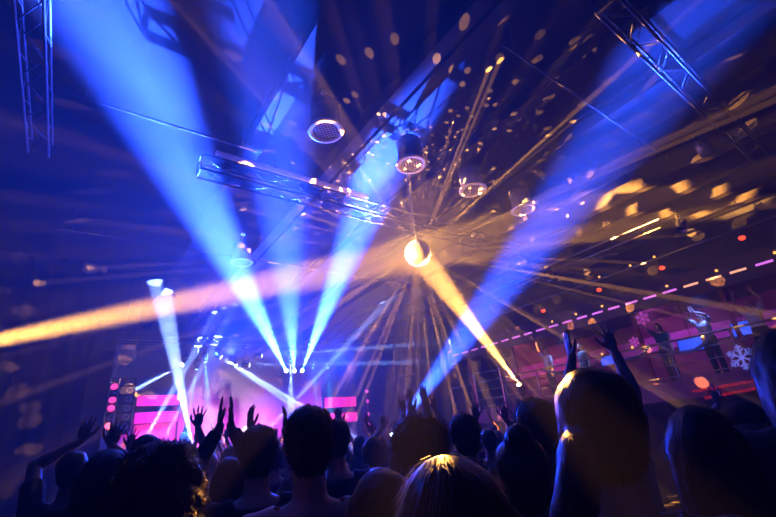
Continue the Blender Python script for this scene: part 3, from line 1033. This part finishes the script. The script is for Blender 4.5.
def hair_mesh(style, fuzz):
    key = (style, fuzz)
    if key in HAIR_CACHE:
        return HAIR_CACHE[key]
    rnd = random.Random(hash(style) % 1000 if False else len(style) * 17 + 3)
    b = MB()
    amp, frq = .004, 45
    if style in ('short', 'long', 'tied', 'bob', 'bun'):
        b.ell((0, -.028, 1.672), (.086, .096, .093), 20, 13)
        b.ell((0, -.055, 1.610), (.068, .052, .066))
    if style == 'short':
        b.ell((0, .02, 1.725), (.062, .06, .034))
    if style in ('long', 'bob', 'bun', 'tied'):
        b.ell((0, -.018, 1.675), (.083, .095, .086), 20, 13)
    if style == 'long':
        b.ell((0, -.075, 1.53), (.098, .050, .19))
        for s_ in (-1, 1):
            b.ell((s_ * .080, -.03, 1.54), (.032, .05, .16))
            b.ell((s_ * .075, .0, 1.63), (.026, .05, .07))
    if style == 'bob':
        b.ell((0, -.06, 1.60), (.096, .062, .11))
        for s_ in (-1, 1):
            b.ell((s_ * .082, -.012, 1.61), (.028, .055, .095))
    if style == 'bun':
        b.ell((0, -.09, 1.755), (.045, .045, .042))
    if style == 'tied':
        b.tube([(-.055, -.085, 1.63), (-.085, -.10, 1.55), (-.12, -.07, 1.46), (-.135, -.01, 1.38), (-.14, .02, 1.28)], [.04, .042, .04, .032, .012], 10)
    if style == 'curly':
        b.ell((0, -.03, 1.675), (.092, .098, .09), 20, 13)
        for i in range(120):
            a = rnd.uniform(0, 2 * math.pi)
            z = rnd.uniform(-.95, 1)
            rr = math.sqrt(1 - z * z)
            p = V((math.cos(a) * rr * .098, math.sin(a) * rr * .100 - .035, 1.672 + z * .088))
            if p.y > .045 and p.z < 1.70:
                continue
            b.ell(p, (rnd.uniform(.016, .026),) * 3, 8, 6)
        amp = .003
    if style == 'mane':
        b.ell((0, -.03, 1.672), (.098, .102, .09), 20, 13)
        for i in range(300):
            a = rnd.uniform(0, 2 * math.pi)
            z = rnd.uniform(1.40, 1.74)
            w = .105 * math.sqrt(max(.05, 1 - ((z - 1.57) / .20) ** 2))
            p = V((math.cos(a) * w, math.sin(a) * w * .85 - .045, z))
            if p.y > .03 and p.z < 1.71:
                continue
            b.ell(p, (rnd.uniform(.014, .024),) * 3, 8, 6)
    if style == 'cap':
        b.ell((0, -.005, 1.70), (.092, .108, .07), 20, 11)
        b.loft([(1.672, 0, -.008, .091, .107), (1.70, 0, -.008, .092, .108)])
        b.add(*_brim())
        amp = 0
    me = remesh(b, .0105, 3, 'hair')
    if amp:
        for v in me.vertices:
            q = v.co * frq
            v.co += v.normal * (amp * noise.noise(V((q.x, q.y, q.z * .35))))
    if fuzz and style != 'cap':
        g = MB()
        n = 5200 if style in ('long', 'mane') else 3600
        cnt = len(me.vertices)
        for i in range(n):
            v = me.vertices[rnd.randrange(cnt)]
            p, nn = v.co.copy(), v.normal.copy()
            down = V((0, -.25, -1))
            if style == 'short':
                tdir = V((rnd.gauss(0, .3), -.6 + rnd.gauss(0, .3), .2 + rnd.gauss(0, .3)))
                ln = rnd.uniform(.010, .026)
                lift = .75
            elif style in ('curly', 'mane'):
                tdir = V((rnd.gauss(0, 1), rnd.gauss(0, 1), rnd.gauss(0, 1)))
                ln = rnd.uniform(.015, .040)
                lift = .7
            elif style in ('tied', 'bun', 'bob'):
                tdir = down + V((rnd.gauss(0, .2), rnd.gauss(0, .2), 0))
                ln = rnd.uniform(.012, .035)
                lift = .15
            else:
                tdir = down + V((rnd.gauss(0, .15), rnd.gauss(0, .15), 0))
                ln = rnd.uniform(.03, .08)
                lift = .07
            tdir = (tdir - nn * tdir.dot(nn)).normalized()
            d1 = (tdir + nn * lift).normalized()
            d2 = (tdir + nn * lift * .2 + V((0, 0, -.25))).normalized()
            e = d1.cross(nn)
            if e.length < 1e-4:
                continue
            e = e.normalized() * .0011
            p -= nn * .002
            q = p + d1 * ln * .5
            r = q + d2 * ln * .5
            g.add([p - e, p + e, q - e * .8, q + e * .8, r], [(0, 1, 3, 2), (2, 3, 4)])
        me = join([me, g.mesh('strands')], 'hair')
    HAIR_CACHE[key] = me
    return me


def _brim():
    vs_, fs_ = [], []
    n = 12
    for i in range(n + 1):
        a = math.pi * (.12 + .76 * i / n)
        for rr, zz in ((.095, 1.690), (.185, 1.668)):
            for dz in (0, -.016):
                vs_.append((math.cos(a) * rr * .95, math.sin(a) * rr - .005, zz + dz))
    for i in range(n):
        a = i * 4
        b = a + 4
        fs_ += [(a, a + 2, b + 2, b), (a + 1, b + 1, b + 3, a + 3), (a + 2, a + 3, b + 3, b + 2), (a, b, b + 1, a + 1)]
    fs_ += [(0, 1, 3, 2), (n * 4, n * 4 + 2, n * 4 + 3, n * 4 + 1)]
    return vs_, fs_


UPV = V((0, .05, 1))


def arm_down(s_):
    return (V((s_ * .245, .06, .86)), V((s_ * -.03, .12, -1)), V((-s_, .1, 0)), V((0, 1, 0)), V((s_ * .6, -.8, 0)), .04, .35)


COPY_MESH = {}


def with_mat(me, mt):
    k = (me.name, mt.name)
    if k not in COPY_MESH:
        c = me.copy()
        c.materials.clear()
        c.materials.append(mt)
        COPY_MESH[k] = c
    return COPY_MESH[k]


def person(x, y, h, face, style, hair, skin, top, sleeve, label, arms=None, fuzz=False, key=None, zf=0.0, trousers='denim', group=None, girth=1.0, head=0.0):
    """face: heading in degrees clockwise from +Y; arms: {side: (world wrist, world finger dir, world palm normal)}"""
    s = h / 1.75
    rz = -math.radians(face)
    t = thing('person', (x, y, zf), label, 'person', group, rz)
    t.scale = (s, s, s)
    inv = Matrix.Rotation(-rz, 3, 'Z')
    spec = {}
    for s_ in (-1, 1):
        a = (arms or {}).get(s_)
        if a is None:
            spec[s_] = arm_down(s_)
        else:
            w, fd, pn = a[:3]
            local = a[3] if len(a) > 3 and a[3] == 'local' else None
            if local:
                wl, fl, pl = V(w), V(fd), V(pn)
            else:
                wl = inv @ ((V(w) - V((x, y, zf))) / s)
                fl, pl = inv @ V(fd), inv @ V(pn)
            # thumb points to the side that makes a left or right hand
            td = fl.cross(pl) * s_
            spec[s_] = (wl, fl, pl, td, V((s_ * 1.0, -.25, -.55)), a[4] if len(a) > 4 else .22, a[5] if len(a) > 5 else .2)
    if key is None:
        key = ('p', x, y)
    body, shirt = pose_meshes((key, sleeve, girth), spec, sleeve, girth)
    bo = link('body', with_mat(body, SKIN[skin]), t)
    link('shirt', with_mat(shirt, CLOTH[top]), t)
    link('trousers', with_mat(TROUSERS, CLOTH[trousers]), t)
    link('shoes', SHOES, t)
    if style == 'cap':
        hc = link('cap', with_mat(hair_mesh('cap', False), CLOTH[hair]), t)
    elif style != 'bald':
        link('hair', with_mat(hair_mesh(style, fuzz), HAIRM[hair]), t)
    return t


CAMD = V((-.5, -.85, 0))
UP = V((0, 0, 1))
# --- the front rows
person(.22, 1.38, 1.725, 8, 'mane', 'brown', 0, 'black', 'long', 'person with a big frizzy brown mane, beside the dark-haired man in black', fuzz=True)
person(.16, 2.22, 1.74, 5, 'long', 'black', 0, 'black', 'long', 'person with long straight black hair behind the frizzy mane', fuzz=True)
person(.42, 3.2, 1.84, 5, 'short', 'brown', 0, 'navy', 'short', 'tall person with short brown hair in navy behind the long black hair', fuzz=False)
person(.07, 3.68, 1.80, 12, 'short', 'black', 1, 'black', 'short', 'person by the dark side raising both hands in front of the face',
       {-1: ((.10, 3.86, 1.88), (.1, .1, 1), (.2, .9, 0)), 1: ((.26, 3.60, 1.82), (.2, 0, 1), (.2, .9, 0))})
person(.73, 2.06, 1.785, 16, 'short', 'black', 0, 'black', 'long', 'man with cropped black hair in a black top beside the rust vest', fuzz=True)
person(.69, 1.44, 1.80, 22, 'short', 'brown', 0, 'rust', 'tank', 'man with short brown hair and bare shoulders in a rust vest', fuzz=True, girth=1.06)
person(1.36, 2.46, 1.81, 24, 'short', 'black', 0, 'navy', 'short', 'man with short black hair in navy behind the rust vest', fuzz=True)
person(2.41, 3.64, 1.70, 25, 'bob', 'brown', 0, 'grey', 'short', 'person with a brown bob in a grey top, past the clapping hands')
person(1.17, 1.42, 1.735, 34, 'curly', 'black', 0, 'black', 'long', 'person with curly black hair just below the clapping hands', fuzz=True)
person(1.79, 1.77, 1.755, 40, 'short', 'chestnut', 0, 'black', 'short', 'man with short chestnut hair beside the curly black hair', fuzz=True)
person(.70, 1.03, 1.60, 30, 'bob', 'chestnut', 0, 'black', 'short', 'shorter woman with chestnut bob between the vest and the long brown hair', fuzz=True)
person(.50, .55, 1.635, 36, 'long', 'brown', 0, 'black', 'long', 'woman with long smooth brown hair catching amber light', fuzz=True)
person(1.62, 1.17, 1.765, 46, 'short', 'black', 1, 'black', 'short', 'man with black hair and a clear ear, beside the chestnut-haired man', fuzz=True)
person(1.13, .90, 1.64, 48, 'bun', 'black', 0, 'black', 'short', 'woman with black hair in a small bun beside the tall tied hair', fuzz=True)
person(.92, .51, 1.765, 50, 'tied', 'chestnut', 0, 'black', 'long', 'tall person with chestnut hair tied over one shoulder', fuzz=True)
person(1.53, .55, 1.67, 58, 'long', 'black', 1, 'black', 'long', 'woman with long black hair beside the tied chestnut hair', fuzz=True)
person(3.30, 1.14, 1.66, 60, 'bald', 'black', 0, 'wine', 'short', 'person with a bald head lit amber from above')
person(2.62, .73, 1.66, 66, 'cap', 'black', 0, 'black', 'short', 'person in a dark peaked cap beside the bald head')
person(1.97, .36, 1.88, 72, 'long', 'brown', 1, 'black', 'long', 'tall person with long brown hair in a black top beside the dark cap', fuzz=True)
# --- raised arms in the rows behind
person(.80, 4.12, 1.72, 10, 'short', 'brown', 0, 'black', 'short', 'person in black with one open hand raised beside the clapping hands',
       {1: ((.90, 4.02, 1.93), (.06, 0, 1), (.5, .85, 0), 'w', .35, .15)})
person(.80, 2.72, 1.66, 14, 'long', 'brown', 0, 'navy', 'long', 'person in long navy sleeves clapping hands overhead',
       {-1: ((.70, 2.60, 1.83), (.0, .05, 1), (1, -.2, 0), 'w', .1, .1), 1: ((.76, 2.60, 1.83), (.0, .05, 1), (-1, .2, 0), 'w', .1, .1)})
person(1.08, 3.05, 1.66, 16, 'short', 'blond', 0, 'sand', 'short', 'person in a sand top with two bare arms raised apart',
       {-1: ((.99, 2.95, 1.82), (.0, .05, 1), (1, .2, 0), 'w', .06, .3), 1: ((1.18, 2.82, 1.79), (.03, .05, 1), (-1, .2, 0), 'w', .06, .3)})
person(1.82, 2.26, 1.66, 36, 'bob', 'brown', 0, 'black', 'short', 'person with bare arms clapping high above the curly hair',
       {-1: ((1.63, 2.0, 1.84), (.04, 0, 1), (.95, -.3, 0), 'w', .3, .05), 1: ((1.69, 1.96, 1.84), (-.10, 0, 1), (-.95, .3, 0), 'w', .3, .05)})
person(2.72, 1.50, 1.82, 52, 'short', 'brown', 0, 'grey', 'short', 'person in grey with both bare arms stretched up, one hand spread open',
       {-1: ((2.55, 1.45, 2.10), (-.05, 0, 1), (.8, -.6, 0), 'w', .05, .2), 1: ((2.76, 1.29, 2.14), (-.1, .05, 1), (.6, .8, 0), 'w', .5, .15)})
person(4.45, 1.55, 1.58, 60, 'long', 'chestnut', 0, 'wine', 'short', 'woman in wine red with one open hand up beside the dark cap',
       {-1: ((4.46, 1.33, 1.72), (-.25, 0, 1), (.6, .8, 0), 'w', .45, .15)})
person(3.40, 3.05, 1.66, 38, 'short', 'black', 1, 'sand', 'short', 'person in a sand top with two fingers-up hands in amber light',
       {-1: ((3.25, 3.02, 1.78), (-.05, 0, 1), (.6, .8, 0), 'w', .3, .2), 1: ((3.48, 2.86, 1.74), (.1, 0, 1), (.6, .8, 0), 'w', .3, .2)})
person(2.28, 4.35, 1.75, 24, 'short', 'blond', 0, 'white', 'short', 'person with blond hair in white raising one arm before the stage',
       {-1: ((2.42, 4.15, 1.98), (0, 0, 1), (.6, .8, 0), 'w', .1, .4)})
person(3.25, 4.75, 1.72, 26, 'long', 'blond', 0, 'grey', 'short', 'person with long blond hair in grey raising one curled hand',
       {-1: ((3.20, 4.55, 1.82), (0, 0, 1), (.6, .8, 0), 'w', .2, .5)})

# --- the crowd further in: shared bodies, four poses
P_UP2 = {s_: (V((s_ * .20, .10, 1.93)), V((s_ * .12, .05, 1)), V((0, 1, 0)), 'local', .3, .15) for s_ in (-1, 1)}
P_UPR = {1: (V((.21, .16, 1.90)), V((.05, .1, 1)), V((0, 1, 0)), 'local', .3, .15)}
P_CLAP = {s_: (V((s_ * .035, .30, 1.72)), V((0, .25, 1)), V((-s_, 0, 0)), 'local', .12, .1) for s_ in (-1, 1)}
POSES = [('down', None, 'with arms down'), ('up2', P_UP2, 'with both arms raised'), ('upr', P_UPR, 'with one arm raised'), ('clap', P_CLAP, 'clapping before the chest')]
rc = random.Random(21)
taken = [(o.location.x, o.location.y) for o in COL.objects if o.name.startswith('person')]
yy = 3.2
n_crowd = 0
used = set()
while yy < 14.6:
    xx = -1.6 + rc.uniform(-.2, .2)
    while xx < 11.6:
        px, py = xx + rc.uniform(-.16, .16), yy + rc.uniform(-.16, .16)
        xx += .78 if yy < 8 else 1.0
        az = math.degrees(math.atan2(px, py))
        if not (3 < az < 66) or math.hypot(px, py) < 3.4:
            continue
        if any(math.hypot(px - a, py - b) < .62 for a, b in taken):
            continue
        if yy > 8 and rc.random() < .35:
            continue
        for _ in range(60):
          pi = rc.choices(range(4), (5, 2, 2.2, 1.2))[0]
          st, hc = rc.choice((('short', 'black'), ('short', 'brown'), ('long', 'brown'), ('long', 'black'), ('bob', 'blond'), ('curly', 'brown')))
          tp = rc.choice(('black', 'navy', 'grey', 'white', 'wine', 'olive'))
          if (pi, st, hc, tp) not in used:
            break
        used.add((pi, st, hc, tp))
        taken.append((px, py))
        k, arms, ph = POSES[pi]
        hl = {'short': 'short', 'long': 'long', 'bob': 'bobbed', 'curly': 'curly'}[st]
        person(px, py, rc.uniform(1.60, 1.80), math.degrees(math.atan2(6 - px, 19 - py)), st, hc, rc.choice((0, 0, 1, 2)), tp, 'short',
               'crowd member with %s %s hair in a %s top %s' % (hl, hc, tp, ph), arms, key=k, group='crowd in %s tops %s' % (tp, ph))
        n_crowd += 1
    yy += .72 if yy < 8 else 1.1

# --- performers and balcony guests
person(6.3, 18.9, 1.80, 190, 'short', 'blond', 0, 'white', 'long', 'singer in white standing on the stage centre', {1: (V((.05, .26, 1.45)), V((-.8, .1, .6)), V((-.6, .3, -.6)), 'local', .05, 1.0)},
       key='singer', zf=1.25, trousers='white')
person(5.2, 19.5, 1.76, 175, 'long', 'black', 0, 'wine', 'short', 'performer in wine red on the stage beside the singer', P_UPR, key='upr', zf=1.25, trousers='black')
person(3.9, 19.2, 1.74, 165, 'long', 'blond', 0, 'white', 'short', 'performer in a white top on the stage near the magenta panels', None, key='down', zf=1.25, trousers='black')
for (x, y, h, f_, st, hc, tp, pose, lab) in (
        (13.1, 8.45, 1.72, 300, 'short', 'black', 'white', 2, 'balcony guest in white with one arm raised at the far end of the balustrade'),
        (13.45, 7.35, 1.66, 290, 'bob', 'brown', 'grey', 0, 'balcony guest with a brown bob in grey beside the guest in white'),
        (13.6, 4.95, 1.70, 285, 'long', 'brown', 'teal', 2, 'balcony guest in teal waving beside the purple snowflake'),
        (13.3, 3.75, 1.68, 280, 'short', 'brown', 'white', 3, 'balcony guest in white clapping between the two blue screens'),
        (13.5, 2.70, 1.70, 275, 'long', 'blond', 'white', 1, 'balcony guest with blond hair and both arms raised'),
        (13.4, 1.55, 1.74, 275, 'short', 'black', 'sand', 0, 'balcony guest in a sand top near the fairy bulbs')):
    k, arms, ph = POSES[pose]
    person(x, y, h, f_, st, hc, 0, tp, 'short', lab, arms, key=k, zf=2.3, trousers='black')
print('crowd', n_crowd)
